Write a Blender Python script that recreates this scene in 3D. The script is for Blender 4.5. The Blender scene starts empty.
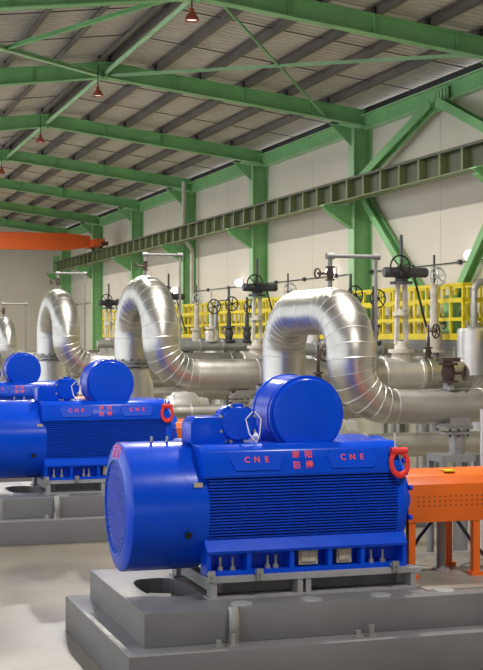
import bpy, bmesh, math, random
from mathutils import Vector, Matrix
random.seed(7)
R = math.radians
PI = math.pi

# ------------------------------------------------------------------ camera
F = 1378.0                                   # focal length in pixels of the 483 x 670 frame
TH = math.atan(441.5 / F)                    # the camera is turned right of the hall's long axis (+Y)
EYE = 3.05
scene = bpy.context.scene
COL = scene.collection
cam_d = bpy.data.cameras.new('camera')
cam = bpy.data.objects.new('camera', cam_d)
COL.objects.link(cam)
cam.location = (0, 0, EYE)
cam.rotation_euler = (PI / 2, 0, -TH)
cam_d.sensor_fit = 'HORIZONTAL'
cam_d.sensor_width = 36.0
cam_d.lens = F / 483.0 * 36.0
cam_d.clip_end = 400
scene.camera = cam

# ------------------------------------------------------------------ light
scene.view_settings.view_transform = 'Standard'
scene.view_settings.look = 'None'
scene.view_settings.gamma = 1.0
scene.view_settings.use_curve_mapping = False
scene.view_settings.exposure = -0.33
world = bpy.data.worlds.new('sky')
scene.world = world
world.use_nodes = True
wn = world.node_tree
bgn = wn.nodes['Background']
bgn.inputs['Color'].default_value = (0.90, 0.95, 1.0, 1)
bgn.inputs['Strength'].default_value = 3.2
FILL_W = 700.0                               # each area light added under a pendant

# ------------------------------------------------------------------ materials
M = {}
def mat(name, col, rough=0.5, metal=0.0, var=0.12, scale=4.0, bump=0.0, bscale=40.0, col2=None, emit=None, estr=0.0, coat=0.0, stretch=None, rvar=0.0, spec=0.5):
    m = bpy.data.materials.new(name)
    m.use_nodes = True
    nt = m.node_tree
    b = nt.nodes['Principled BSDF']
    b.inputs['Roughness'].default_value = rough
    b.inputs['Metallic'].default_value = metal
    b.inputs['Specular IOR Level'].default_value = spec
    if coat:
        b.inputs['Coat Weight'].default_value = coat
        b.inputs['Coat Roughness'].default_value = 0.08
    tc = nt.nodes.new('ShaderNodeTexCoord')
    mp = nt.nodes.new('ShaderNodeMapping')
    if stretch: mp.inputs['Scale'].default_value = stretch
    nt.links.new(tc.outputs['Object'], mp.inputs['Vector'])
    nz = nt.nodes.new('ShaderNodeTexNoise')
    nz.inputs['Scale'].default_value = scale
    nz.inputs['Detail'].default_value = 6
    nt.links.new(mp.outputs['Vector'], nz.inputs['Vector'])
    rp = nt.nodes.new('ShaderNodeValToRGB')
    rp.color_ramp.elements[0].position = 0.3
    rp.color_ramp.elements[1].position = 0.7
    c2 = col2 if col2 else tuple(min(1, c * (1 + var)) for c in col)
    c1 = col if col2 else tuple(c * (1 - var) for c in col)
    rp.color_ramp.elements[0].color = (*c1, 1)
    rp.color_ramp.elements[1].color = (*c2, 1)
    nt.links.new(nz.outputs['Fac'], rp.inputs['Fac'])
    nt.links.new(rp.outputs['Color'], b.inputs['Base Color'])
    if rvar:
        mr = nt.nodes.new('ShaderNodeMapRange')
        mr.inputs['To Min'].default_value = max(0.02, rough - rvar)
        mr.inputs['To Max'].default_value = rough + rvar
        nt.links.new(nz.outputs['Fac'], mr.inputs['Value'])
        nt.links.new(mr.outputs['Result'], b.inputs['Roughness'])
    if bump:
        n2 = nt.nodes.new('ShaderNodeTexNoise')
        n2.inputs['Scale'].default_value = bscale
        n2.inputs['Detail'].default_value = 3
        nt.links.new(mp.outputs['Vector'], n2.inputs['Vector'])
        bp = nt.nodes.new('ShaderNodeBump')
        bp.inputs['Strength'].default_value = bump
        bp.inputs['Distance'].default_value = 0.02
        nt.links.new(n2.outputs['Fac'], bp.inputs['Height'])
        nt.links.new(bp.outputs['Normal'], b.inputs['Normal'])
    if emit:
        b.inputs['Emission Color'].default_value = (*emit, 1)
        b.inputs['Emission Strength'].default_value = estr
    M[name] = m
    return m

mat('blue_paint', (0.0005, 0.062, 0.62), 0.24, var=0.06, scale=3, bump=0.05, bscale=9, spec=0.22)
mat('blue_fin', (0.0005, 0.048, 0.52), 0.34, var=0.08, scale=5, spec=0.25)
mat('blue_grille', (0.01, 0.09, 0.50), 0.45)
mat('green_steel', (0.215, 0.49, 0.20), 0.42, var=0.12, scale=1.5)
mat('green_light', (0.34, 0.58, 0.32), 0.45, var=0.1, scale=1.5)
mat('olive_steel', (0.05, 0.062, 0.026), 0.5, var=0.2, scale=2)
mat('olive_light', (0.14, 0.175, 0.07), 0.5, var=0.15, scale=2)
mat('cladding', (0.56, 0.545, 0.52), 0.36, metal=1.0, var=0.10, scale=3.0, bump=0.10, bscale=4.0, rvar=0.07)
mat('cladding_seam', (0.72, 0.71, 0.69), 0.4, metal=0.9, var=0.05)
mat('vessel_skin', (0.74, 0.73, 0.72), 0.38, metal=0.75, var=0.06, bump=0.05, bscale=3)
mat('galvanised', (0.36, 0.36, 0.355), 0.45, metal=0.6, var=0.15, scale=8)
mat('dull_pipe', (0.24, 0.24, 0.235), 0.5, metal=0.3, var=0.15, scale=8)
mat('grey_paint', (0.30, 0.30, 0.315), 0.5, var=0.10, scale=3, bump=0.04, bscale=20)
mat('grey_plinth', (0.165, 0.163, 0.173), 0.36, var=0.12, scale=1.6, bump=0.05, bscale=14)
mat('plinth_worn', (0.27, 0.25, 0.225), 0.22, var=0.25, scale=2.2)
mat('grout', (0.45, 0.40, 0.32), 0.7, var=0.25, scale=5)
mat('orange_paint', (0.74, 0.135, 0.008), 0.38, var=0.08, scale=2)
mat('crane_orange', (0.62, 0.10, 0.012), 0.45, var=0.08, scale=1)
mat('red_wrap', (0.72, 0.025, 0.02), 0.6, var=0.2, scale=30, bump=0.6, bscale=60)
mat('red_letter', (0.80, 0.05, 0.12), 0.5, var=0.05)
mat('pink_letter', (0.85, 0.08, 0.28), 0.5, var=0.05)
mat('white_cord', (0.75, 0.74, 0.68), 0.6)
mat('tan_plate', (0.44, 0.38, 0.29), 0.6, var=0.15, scale=10)
mat('dark_hole', (0.01, 0.01, 0.015), 0.7)
mat('black_iron', (0.022, 0.022, 0.024), 0.45, var=0.3, scale=12)
mat('dark_grey_metal', (0.055, 0.058, 0.068), 0.4, var=0.25, scale=8)
mat('rust_iron', (0.065, 0.038, 0.03), 0.6, var=0.4, scale=10)
mat('pale_yoke', (0.55, 0.51, 0.45), 0.5, var=0.15, scale=8)
mat('light_wheel', (0.62, 0.63, 0.66), 0.35, metal=0.3)
mat('yellow_paint', (0.70, 0.56, 0.015), 0.5, var=0.08, scale=6)
mat('deck_plate', (0.16, 0.16, 0.165), 0.5, var=0.2, scale=5)
mat('wall_panel', (0.70, 0.65, 0.56), 0.6, var=0.035, scale=0.35)
mat('wall_lower', (0.38, 0.36, 0.275), 0.5, var=0.06, scale=0.5)
mat('wall_out', (0.62, 0.58, 0.52), 0.6, var=0.03, scale=0.5)
mat('roof_sheet', (0.52, 0.475, 0.40), 0.5, var=0.14, scale=0.9, stretch=(1.0, 0.35, 1.0))
mat('purlin_steel', (0.13, 0.115, 0.10), 0.5, var=0.25, scale=1.0)
mat('lamp_shade', (0.42, 0.10, 0.05), 0.5, var=0.2, scale=9)
mat('lamp_glass', (0.9, 0.88, 0.8), 0.4, emit=(1, 0.95, 0.85), estr=1.2)
mat('wall_lamp_glass', (0.95, 0.95, 0.92), 0.4, emit=(1, 0.98, 0.94), estr=5.0)
mat('dark_strip', (0.02, 0.022, 0.02), 0.7)
mat('hose_blue', (0.012, 0.02, 0.09), 0.4)
mat('cream_pipe', (0.55, 0.52, 0.45), 0.5)
mat('window_frame', (0.55, 0.56, 0.56), 0.5)

# the floor: poured concrete, worn to a dull shine
def floor_mat():
    m = bpy.data.materials.new('floor_concrete'); m.use_nodes = True
    nt = m.node_tree; b = nt.nodes['Principled BSDF']
    tc = nt.nodes.new('ShaderNodeTexCoord')
    n1 = nt.nodes.new('ShaderNodeTexNoise'); n1.inputs['Scale'].default_value = 0.55; n1.inputs['Detail'].default_value = 8
    n2 = nt.nodes.new('ShaderNodeTexNoise'); n2.inputs['Scale'].default_value = 6; n2.inputs['Detail'].default_value = 6
    nt.links.new(tc.outputs['Object'], n1.inputs['Vector']); nt.links.new(tc.outputs['Object'], n2.inputs['Vector'])
    r1 = nt.nodes.new('ShaderNodeValToRGB')
    r1.color_ramp.elements[0].position = 0.35; r1.color_ramp.elements[0].color = (0.19, 0.168, 0.138, 1)
    r1.color_ramp.elements[1].position = 0.68; r1.color_ramp.elements[1].color = (0.31, 0.272, 0.212, 1)
    nt.links.new(n1.outputs['Fac'], r1.inputs['Fac'])
    mx = nt.nodes.new('ShaderNodeMixRGB'); mx.blend_type = 'MULTIPLY'; mx.inputs['Fac'].default_value = 0.35
    r2 = nt.nodes.new('ShaderNodeValToRGB')
    r2.color_ramp.elements[0].position = 0.3; r2.color_ramp.elements[0].color = (0.7, 0.7, 0.7, 1)
    r2.color_ramp.elements[1].position = 0.7
    nt.links.new(n2.outputs['Fac'], r2.inputs['Fac'])
    nt.links.new(r1.outputs['Color'], mx.inputs['Color1']); nt.links.new(r2.outputs['Color'], mx.inputs['Color2'])
    nt.links.new(mx.outputs['Color'], b.inputs['Base Color'])
    mr = nt.nodes.new('ShaderNodeMapRange'); mr.inputs['To Min'].default_value = 0.2; mr.inputs['To Max'].default_value = 0.5
    nt.links.new(n1.outputs['Fac'], mr.inputs['Value']); nt.links.new(mr.outputs['Result'], b.inputs['Roughness'])
    M['floor_concrete'] = m
floor_mat()
def pane_mat():
    m = bpy.data.materials.new('window_glass'); m.use_nodes = True
    nt = m.node_tree; nt.nodes.clear()
    o = nt.nodes.new('ShaderNodeOutputMaterial'); mx = nt.nodes.new('ShaderNodeMixShader')
    t = nt.nodes.new('ShaderNodeBsdfTransparent'); g = nt.nodes.new('ShaderNodeBsdfGlossy')
    g.inputs['Roughness'].default_value = 0.05; mx.inputs['Fac'].default_value = 0.08
    nt.links.new(t.outputs[0], mx.inputs[1]); nt.links.new(g.outputs[0], mx.inputs[2]); nt.links.new(mx.outputs[0], o.inputs[0])
    M['window_glass'] = m
pane_mat()

# ------------------------------------------------------------------ mesh helpers
class MB:
    def __init__(self): self.v = []; self.f = []; self.s = []
    def add(self, vs, fs, smooth=False):
        o = len(self.v)
        self.v += [Vector(p) for p in vs]
        for f in fs: self.f.append([o + i for i in f]); self.s.append(smooth)
        return self
    def box(self, x0, x1, y0, y1, z0, z1):
        vs = [(x, y, z) for x in (x0, x1) for y in (y0, y1) for z in (z0, z1)]
        return self.add(vs, [(0, 1, 3, 2), (4, 6, 7, 5), (0, 4, 5, 1), (2, 3, 7, 6), (0, 2, 6, 4), (1, 5, 7, 3)])
    def prism(self, poly, axis, a0, a1):
        """poly: 2-D points; axis 'x': (y,z), 'y': (x,z), 'z': (x,y)"""
        def P(p, a):
            return {'x': (a, p[0], p[1]), 'y': (p[0], a, p[1]), 'z': (p[0], p[1], a)}[axis]
        n = len(poly)
        vs = [P(p, a0) for p in poly] + [P(p, a1) for p in poly]
        fs = [list(range(n)), list(range(2 * n - 1, n - 1, -1))] + [(i, i + n, (i + 1) % n + n, (i + 1) % n) for i in range(n)]
        return self.add(vs, fs)
    def frames(self, pts):
        pts = [Vector(p) for p in pts]
        t0 = (pts[1] - pts[0]).normalized()
        ref = Vector((0, 0, 1)) if abs(t0.z) < 0.9 else Vector((1, 0, 0))
        u = t0.cross(ref).normalized(); out = []
        for i, p in enumerate(pts):
            if i == 0: t = t0
            elif i == len(pts) - 1: t = (pts[i] - pts[i - 1]).normalized()
            else: t = ((pts[i] - pts[i - 1]).normalized() + (pts[i + 1] - pts[i]).normalized()).normalized()
            u = (u - t * u.dot(t)).normalized()
            out.append((p, u.copy(), t.cross(u).normalized()))
        return out
    def tube(self, pts, r, n=10, caps=True, closed=False, smooth=True):
        fr = self.frames(pts); rr = r if isinstance(r, (list, tuple)) else [r] * len(pts)
        vs = []; fs = []
        for (p, u, w), q in zip(fr, rr):
            for k in range(n):
                a = 2 * PI * k / n
                vs.append(p + u * (math.cos(a) * q) + w * (math.sin(a) * q))
        m = len(pts)
        for i in range(m - 1):
            for k in range(n):
                fs.append((i * n + k, i * n + (k + 1) % n, (i + 1) * n + (k + 1) % n, (i + 1) * n + k))
        self.add(vs, fs, smooth)
        if caps:
            o = len(self.v) - len(vs)
            self.f.append([o + k for k in range(n - 1, -1, -1)]); self.s.append(False)
            self.f.append([o + (m - 1) * n + k for k in range(n)]); self.s.append(False)
        return self
    def bar(self, p0, p1, w, h, up=(0, 0, 1)):
        """rectangular bar from p0 to p1; w across, h along 'up'"""
        p0, p1 = Vector(p0), Vector(p1); t = (p1 - p0).normalized()
        a = t.cross(Vector(up)).normalized(); b = a.cross(t).normalized()
        vs = [p + a * (sx * w / 2) + b * (sy * h / 2) for p in (p0, p1) for sx, sy in ((-1, -1), (1, -1), (1, 1), (-1, 1))]
        return self.add(vs, [(3, 2, 1, 0), (4, 5, 6, 7), (0, 1, 5, 4), (1, 2, 6, 5), (2, 3, 7, 6), (3, 0, 4, 7)])
    def ibeam(self, p0, p1, w, h, up=(0, 0, 1), tf=0.03, tw=0.03):
        p0, p1 = Vector(p0), Vector(p1); t = (p1 - p0).normalized()
        a = t.cross(Vector(up)).normalized(); b = a.cross(t).normalized()
        for s in (-1, 1):
            o = b * (s * (h / 2 - tf / 2)); self.bar(p0 + o, p1 + o, w, tf, up)
        return self.bar(p0, p1, tw, h - 2 * tf, up)
    def lathe(self, prof, c, axis, n=32, smooth=True):
        """prof: (distance along axis, radius) pairs"""
        c = Vector(c); t = Vector(axis).normalized()
        ref = Vector((0, 0, 1)) if abs(t.z) < 0.9 else Vector((1, 0, 0))
        u = t.cross(ref).normalized(); w = t.cross(u)
        vs = []; fs = []
        for d, r in prof:
            for k in range(n):
                a = 2 * PI * k / n
                vs.append(c + t * d + (u * math.cos(a) + w * math.sin(a)) * max(r, 1e-4))
        for i in range(len(prof) - 1):
            for k in range(n):
                fs.append((i * n + k, i * n + (k + 1) % n, (i + 1) * n + (k + 1) % n, (i + 1) * n + k))
        return self.add(vs, fs, smooth)
    def torus(self, c, axis, R0, r, n=28, k=8, sx=1.0, sz=1.0):
        c = Vector(c); t = Vector(axis).normalized()
        ref = Vector((0, 0, 1)) if abs(t.z) < 0.9 else Vector((1, 0, 0))
        u = t.cross(ref).normalized(); w = u.cross(t)
        vs = []; fs = []
        for i in range(n):
            a = 2 * PI * i / n; d = u * math.cos(a) * sx + w * math.sin(a) * sz
            for j in range(k):
                b = 2 * PI * j / k
                vs.append(c + d * (R0 + r * math.cos(b)) + t * (r * math.sin(b)))
        for i in range(n):
            for j in range(k):
                fs.append((i * k + j, i * k + (j + 1) % k, ((i + 1) % n) * k + (j + 1) % k, ((i + 1) % n) * k + j))
        return self.add(vs, fs, True)
    def build(self, name, material, parent=None, bevel=0.0, sharp=35, origin=None):
        """verts are given in world space; a part is stored relative to its thing's base"""
        off = Vector((0, 0, 0))
        if parent is not None: off = wpos(parent)
        elif origin is not None: off = Vector(origin)
        me = bpy.data.meshes.new(name)
        me.from_pydata([tuple(p - off) for p in self.v], [], self.f)
        bm = bmesh.new(); bm.from_mesh(me)
        bmesh.ops.recalc_face_normals(bm, faces=bm.faces)
        if bevel:
            es = [e for e in bm.edges if len(e.link_faces) == 2 and e.calc_face_angle(0) > R(30)]
            bmesh.ops.bevel(bm, geom=es, offset=bevel, segments=2, affect='EDGES', profile=0.6)
        bm.to_mesh(me); bm.free()
        if any(self.s) or bevel:
            for p in me.polygons: p.use_smooth = True
            me.set_sharp_from_angle(angle=R(sharp))
        me.materials.append(M[material])
        o = bpy.data.objects.new(name, me); COL.objects.link(o)
        if parent is not None: o.parent = parent
        else: o.location = off
        return o
def wpos(o):
    p = Vector(o.location)
    while o.parent: o = o.parent; p += Vector(o.location)
    return p
def tag(o, label, cat, group=None):
    o['label'] = label; o['category'] = cat
    if group: o['group'] = group
    return o
def thing(name, label, cat, loc, group=None):
    o = bpy.data.objects.new(name, None); COL.objects.link(o)
    o.location = loc; o.empty_display_size = 0.2
    return tag(o, label, cat, group)
def struct(o): o['kind'] = 'structure'; return o
def dup(root, delta, label=None):
    r = root.copy(); COL.objects.link(r); r.location = Vector(root.location) + Vector(delta)
    if label: r['label'] = label
    for ch in list(root.children):
        c = ch.copy(); COL.objects.link(c); c.parent = r
        for g in list(ch.children):
            d = g.copy(); COL.objects.link(d); d.parent = c
    return r
def text_part(body, size, place, material, parent, name='lettering', depth=0.003):
    cu = bpy.data.curves.new('lettering', 'FONT'); cu.body = body; cu.size = size
    cu.align_x = 'CENTER'; cu.align_y = 'CENTER'; cu.extrude = depth; cu.offset = 0.0012
    tmp = bpy.data.objects.new('tmp_text', cu); COL.objects.link(tmp)
    dg = bpy.context.evaluated_depsgraph_get()
    me = bpy.data.meshes.new_from_object(tmp.evaluated_get(dg))
    bpy.data.objects.remove(tmp)
    off = wpos(parent)
    for v in me.vertices: v.co = Vector(place(v.co.x, v.co.y, v.co.z)) - off
    me.materials.clear(); me.materials.append(M[material]); me.name = name
    o = bpy.data.objects.new(name, me); COL.objects.link(o); o.parent = parent
    return o

# ------------------------------------------------------------------ hall dimensions
WX = 13.55            # right wall face
LX = -1.2             # left wall face
RX, RZ = 6.83, 9.27   # ridge of the rafters
SL = 0.125            # roof pitch
YB, YE = -7.0, 72.7   # rear and far end walls
BAY = 8.0
COLY = [31.8 + BAY * k for k in range(-1, 6)]
def raf_z(x): return RZ - abs(x - RX) * SL
ROOF_UP = 0.36        # rafter centre line to sheet

# floor
struct(MB().box(LX - .3, WX + .3, YB - .3, YE + .3, -0.3, 0).build('floor', 'floor_concrete'))
# right wall: cream cladding over a khaki dado
wr = struct(MB().box(WX, WX + .2, YB, YE, 1.25, 8.62).build('wall_right', 'wall_panel'))
MB().box(WX - .01, WX + .2, YB, YE, 0, 1.25).build('dado', 'wall_lower', wr)
for i in range(0, 20):                      # flat wall panel joints
    y = COLY[0] - 8 + i * 4.0
    if y < YE: MB().box(WX - .006, WX + .01, y - .012, y + .012, 1.25, 8.6).build('panel_joint', 'wall_out', wr)
we = struct(MB().prism([(LX, 1.25), (WX, 1.25), (WX, raf_z(WX) + .42), (RX, RZ + .42), (LX, raf_z(LX) + .42)], 'y', YE, YE + .2).build('wall_far', 'wall_panel'))
MB().box(LX, WX, YE - .01, YE + .2, 0, 1.25).build('dado', 'wall_lower', we)
struct(MB().prism([(LX, 4.9), (WX, 4.9), (WX, raf_z(WX) + .3), (RX, RZ + .3), (LX, raf_z(LX) + .3)], 'y', YB - .2, YB).box(LX, 5.2, YB - .2, YB, 0, 4.9).box(8.6, WX, YB - .2, YB, 0, 4.9).box(5.2, 8.6, YB - .2, YB, 3.6, 4.9).build('wall_rear', 'wall_panel'))  # unseen; doorway sized to limit light from behind
# unseen left wall with two bands of windows added to let daylight in
wl = MB().box(LX - .2, LX, YB, YE, 0, 1.0).box(LX - .2, LX, YB, YE, 3.9, 4.7).box(LX - .2, LX, YB, YE, 7.4, raf_z(LX) + .3)
wl.box(LX - .2, LX, YB, YB + 3 * 3.985, 1.0, 7.4)  # near bays kept solid to dim the light on motor fronts
for i in range(4, 21): wl.box(LX - .2, LX, YB + i * 3.985 - .15, YB + i * 3.985 + .15, 1.0, 7.4)
struct(wl.build('wall_left', 'wall_panel'))
wi = 0
for i in range(3, 20):
    for z0, z1 in ((1.0, 3.9), (4.7, 7.4)):
        wi += 1; y0 = YB + i * 3.985 + .15; y1 = y0 + 3.685
        w = MB()
        w.box(LX - .14, LX - .06, y0, y1, z0, z0 + .07).box(LX - .14, LX - .06, y0, y1, z1 - .07, z1)
        for q in range(4):
            yy = y0 + (y1 - y0 - .07) * q / 3; w.box(LX - .14, LX - .06, yy, yy + .07, z0 + .07, z1 - .07)
        wo = struct(w.build('window_%d' % wi, 'window_frame'))
        MB().box(LX - .105, LX - .098, y0, y1, z0, z1).build('pane', 'window_glass', wo)

# ceiling: ribbed sheets on purlins
def sheet(x0, x1, name, parent=None):
    prof = []; y = YB
    while y < YE:
        prof += [(y, 0), (y + .17, 0), (y + .19, .035), (y + .23, .035)]; y += .25
    prof.append((YE, 0))
    vs = []; fs = []
    for (yy, dz) in prof:
        for x in (x0, x1): vs.append((x, yy, raf_z(x) + ROOF_UP + dz))
        for x in (x0, x1): vs.append((x, yy, raf_z(x) + ROOF_UP + dz + .012))
    for i in range(len(prof) - 1):
        a = i * 4; b = a + 4
        fs += [(a, b, b + 1, a + 1), (a + 2, a + 3, b + 3, b + 2)]
    m = MB(); m.add(vs, fs); return m.build(name, 'roof_sheet', parent)
ceil = struct(sheet(RX, WX + .2, 'ceiling'))
sheet(LX - .2, RX, 'roof_sheet', ceil)
PUR = [RX + s * (0.12 + 1.1 * k) for s in (-1, 1) for k in range(0, 8) if LX < RX + s * (0.12 + 1.1 * k) < WX - .1]
for x in PUR:
    z1 = raf_z(x) + ROOF_UP - .004; z0 = z1 - .17; s = 1 if x > RX else -1
    m = MB().box(x - .008, x + .008, YB, YE, z0, z1)
    m.box(x, x + (.11 * s), YB, YE, z0, z0 + .01).box(x - (.11 * s), x, YB, YE, z1 - .02, z1 - .01)
    m.build('purlin', 'purlin_steel', ceil)
for by in COLY[:-1]:                        # sag rods between the purlins
    for q in (0.33, 0.67):
        y = by + BAY * q; m = MB()
        for xa, xb in ((RX, WX), (RX, LX)):
            m.bar((xa, y, raf_z(xa) + ROOF_UP - .07), (xb, y, raf_z(xb) + ROOF_UP - .07), .022, .022)
        m.build('sag_rod', 'purlin_steel', ceil)
struct(MB().box(WX - .16, WX, YB, YE, 8.54, 8.70).build('trim_1', 'dark_strip'))

struct(MB().box(12.955, 12.995, 6, YE - .02, 0, 2.15).build('trim_2', 'wall_lower'))

# ------------------------------------------------------------------ steel frame
ORD = ['rightmost and nearest', 'second from the right', 'third from the right', 'fourth from the right', 'fifth from the right', 'sixth from the right', 'last, in the far corner']
col_lab = ['green steel column just beyond the right edge, nearest the camera',
           'large green steel column at the right, foot of the chevron bracing',
           'green steel column second from right in view, behind the nearest silver gooseneck',
           'green steel column third from right, with a cream downpipe beside it',
           'green steel column right of the second silver gooseneck crown, fourth from right',
           'narrow green steel column beside the orange crane end, fifth from right',
           'farthest green steel column in the corner at the crane rail end']
proto = None
for k, y in enumerate(COLY):
    if k == 0:
        c = thing('steel_column', col_lab[0], 'column', (13.3, y, 0), 'green columns along the right wall')
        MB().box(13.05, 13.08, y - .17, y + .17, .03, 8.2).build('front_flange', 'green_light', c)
        MB().box(13.52, 13.55, y - .17, y + .17, .03, 8.2).build('back_flange', 'green_steel', c)
        MB().box(13.08, 13.52, y - .015, y + .015, .03, 8.2).build('web', 'green_steel', c)
        MB().box(13.0, 13.54, y - .25, y + .25, 0, .03).build('base_plate', 'green_steel', c)
        b = MB(); b.prism([(13.05, 6.24), (12.3, 6.24), (12.35, 6.16), (13.05, 5.72)], 'y', y - .015, y + .015)
        b.box(12.28, 13.05, y - .15, y + .15, 6.24, 6.27)
        b.prism([(12.35, 6.16), (12.33, 6.135), (13.05, 5.68), (13.05, 5.72)], 'y', y - .12, y + .12)
        b.build('bracket', 'green_steel', c)
        MB().prism([(13.05, 8.2), (12.45, 8.30), (13.05, 7.75)], 'y', y - .02, y + .02).build('haunch', 'green_steel', c)
        proto = c
    else: dup(proto, (0, y - COLY[0], 0), col_lab[k])
raf_lab = ['nearest green roof rafter crossing the top right of the view',
           'second green roof rafter, joining the largest column at the right',
           'third green roof rafter from the camera, joining the second column',
           'fourth green roof rafter from the camera, above the crane rail middle',
           'fifth green roof rafter from the camera, thin, towards the far end',
           'sixth green roof rafter, just in front of the orange crane',
           'farthest green roof rafter against the end wall']
proto = None
for k, y in enumerate(COLY):
    if k == 0:
        c = thing('roof_rafter', raf_lab[0], 'roof beam', (RX, y, raf_z(RX)), 'green roof rafters')
        MB().ibeam((RX, y, RZ), (13.45, y, raf_z(13.45)), .24, .38, tf=.028).build('right_beam', 'green_steel', c)
        MB().ibeam((RX, y, RZ), (LX + .05, y, raf_z(LX + .05)), .24, .38, tf=.028).build('left_beam', 'green_steel', c)
        MB().box(RX - .025, RX + .025, y - .13, y + .13, RZ - .24, RZ + .17).build('ridge_splice', 'green_steel', c)
        for x in (8.5, 10.2, 11.9, 5.1, 3.4):
            MB().box(x - .01, x + .01, y - .11, y + .11, raf_z(x) - .165, raf_z(x) + .165).build('stiffener', 'green_steel', c)
        for x in PUR:
            MB().box(x - .05, x - .012, y - .09, y + .09, raf_z(x) + .185, raf_z(x) + ROOF_UP - .015).build('purlin_cleat', 'black_iron', c)
        proto = c
    else: dup(proto, (0, y - COLY[0], 0), raf_lab[k])
# ridge strut and eave beam run the length of the hall
m = MB().tube([(RX, 7, RZ - .06), (RX, YE, RZ - .06)], .055, 10)
tag(m.build('ridge_strut', 'green_light', origin=(RX, 7, RZ - .06)), 'pale green tube running along the roof ridge between rafters', 'strut')
eb = thing('eave_beam', 'long green steel beam along the top of the right wall', 'beam', (13.3, 5, 8.1))
MB().box(13.36, 13.54, 5, YE, 8.15, 8.18).build('bottom_flange', 'green_light', eb)
MB().box(13.40, 13.54, 5, YE, 8.18, 8.50).build('web', 'green_steel', eb)
MB().box(13.30, 13.54, 5, YE, 8.50, 8.53).build('top_flange', 'green_light', eb)
ya, yb = COLY[0], COLY[1]
def brace(p0, p1, w, h, label, name='diagonal_brace', up=(1, 0, 0), material='green_steel'):
    t = (Vector(p1) - Vector(p0))
    m = MB().ibeam(p0, p1, w, h, up=up, tf=.022, tw=.022)
    return tag(m.build(name, material, origin=p0), label, 'brace', 'green bracing members')
ym = 27.3
brace((13.2, ym + .15, 8.12), (13.2, yb - .2, 6.85), .2, .2, 'green diagonal brace leaning down left from eave beam to crane rail')
brace((13.2, ym - .15, 8.12), (13.2, ya + .2, 6.85), .2, .2, 'green diagonal brace running off the right edge below the eave beam')
brace((13.35, yb - .15, 6.45), (13.35, ym + .35, 3.4), .2, .2, 'green diagonal brace falling right from the largest column below crane rail')
brace((13.35, ya + .15, 6.45), (13.35, ym - .25, 3.4), .2, .2, 'green diagonal brace rising to the right edge above the yellow railing')
g = thing('gusset_plate', 'green bolted plate where the two upper diagonal braces meet', 'plate', (13.33, ym, 8.0))
MB().box(13.31, 13.33, ym - .35, ym + .35, 7.95, 8.42).build('plate', 'green_steel', g)
for dy in (-.25, -.08, .08, .25): MB().box(13.27, 13.31, ym + dy - .03, ym + dy + .03, 8.0, 8.4).build('rib', 'green_light', g)
zr = lambda x: raf_z(x) - .12
brace((RX + .1, yb, zr(RX)), (12.4, ya + .1, zr(12.4)), .055, .065, 'thin green roof brace crossing the view under the nearest bay', 'roof_brace', (0, 0, 1), 'green_light')
brace((RX + .3, ya, zr(RX)), (12.3, yb - .1, zr(12.3)), .04, .045, 'slim green roof brace slanting down right to the second rafter', 'roof_brace', (0, 0, 1))
brace((RX - .1, yb, zr(RX)), (1.2, ya, zr(1.2)), .13, .10, 'thick pale green roof brace meeting the ridge at upper left', 'roof_brace', (0, 0, 1), 'green_light')
brace((RX - .3, ya, zr(RX)), (1.3, yb, zr(1.3)), .08, .08, 'thin green roof brace rising across the top left corner', 'roof_brace', (0, 0, 1))

# crane rail girder with stiffeners
GX = 12.55
gz0, gz1 = 6.27, 6.76
cg = thing('crane_rail_girder', 'long olive crane runway girder with upright stiffeners on column brackets', 'girder', (GX, 6, gz0))
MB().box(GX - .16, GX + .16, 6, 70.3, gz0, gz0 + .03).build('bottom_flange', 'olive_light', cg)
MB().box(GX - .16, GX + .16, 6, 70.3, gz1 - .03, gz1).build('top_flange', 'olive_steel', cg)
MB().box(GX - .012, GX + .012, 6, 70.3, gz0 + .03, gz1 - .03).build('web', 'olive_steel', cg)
MB().prism([(GX - .03, gz1), (GX + .03, gz1), (GX + .02, gz1 + .07), (GX - .02, gz1 + .07)], 'y', 6, 70.3).build('rail', 'purlin_steel', cg)
stm = None
for i in range(64):
    y = 6.5 + i
    if stm is None:
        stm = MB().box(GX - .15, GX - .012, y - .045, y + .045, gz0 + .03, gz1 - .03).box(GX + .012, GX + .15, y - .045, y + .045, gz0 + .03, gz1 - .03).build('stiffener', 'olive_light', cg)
    else:
        s = stm.copy(); COL.objects.link(s); s.location = (0, i, 0); s.parent = cg
MB().box(GX - .17, GX + .17, 70.3, 70.36, gz0, gz1 + .35).build('end_stop', 'green_steel', cg)

# overhead crane
CY = 60.2
cr = thing('overhead_crane', 'orange overhead travelling crane beam spanning the far end', 'crane', (GX, CY, gz1 + .07))
MB().prism([(LX + .4, 6.78), (11.2, 6.78), (12.2, 6.95), (12.2, 7.42), (11.2, 7.52), (LX + .4, 7.52)], 'y', CY - .25, CY + .25).build('girder', 'crane_orange', cr)
MB().box(LX + .4, 11.9, CY - .27, CY - .25, 7.16, 7.2).build('girder_seam', 'orange_paint', cr)
MB().box(12.2, GX + .14, CY - 1.1, CY + 1.1, 6.93, 7.25).build('end_carriage', 'crane_orange', cr, bevel=.02)
for dy in (-.85, .85): MB().lathe([(-.05, 0), (-.05, .1), (.05, .1), (.05, 0)], (GX, CY + dy, gz1 + .17), (1, 0, 0), 20).build('wheel', 'black_iron', cr)
MB().box(GX - .05, GX + .25, CY - 1.25, CY - 1.1, 6.95, 7.12).build('buffer', 'rust_iron', cr)

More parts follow.
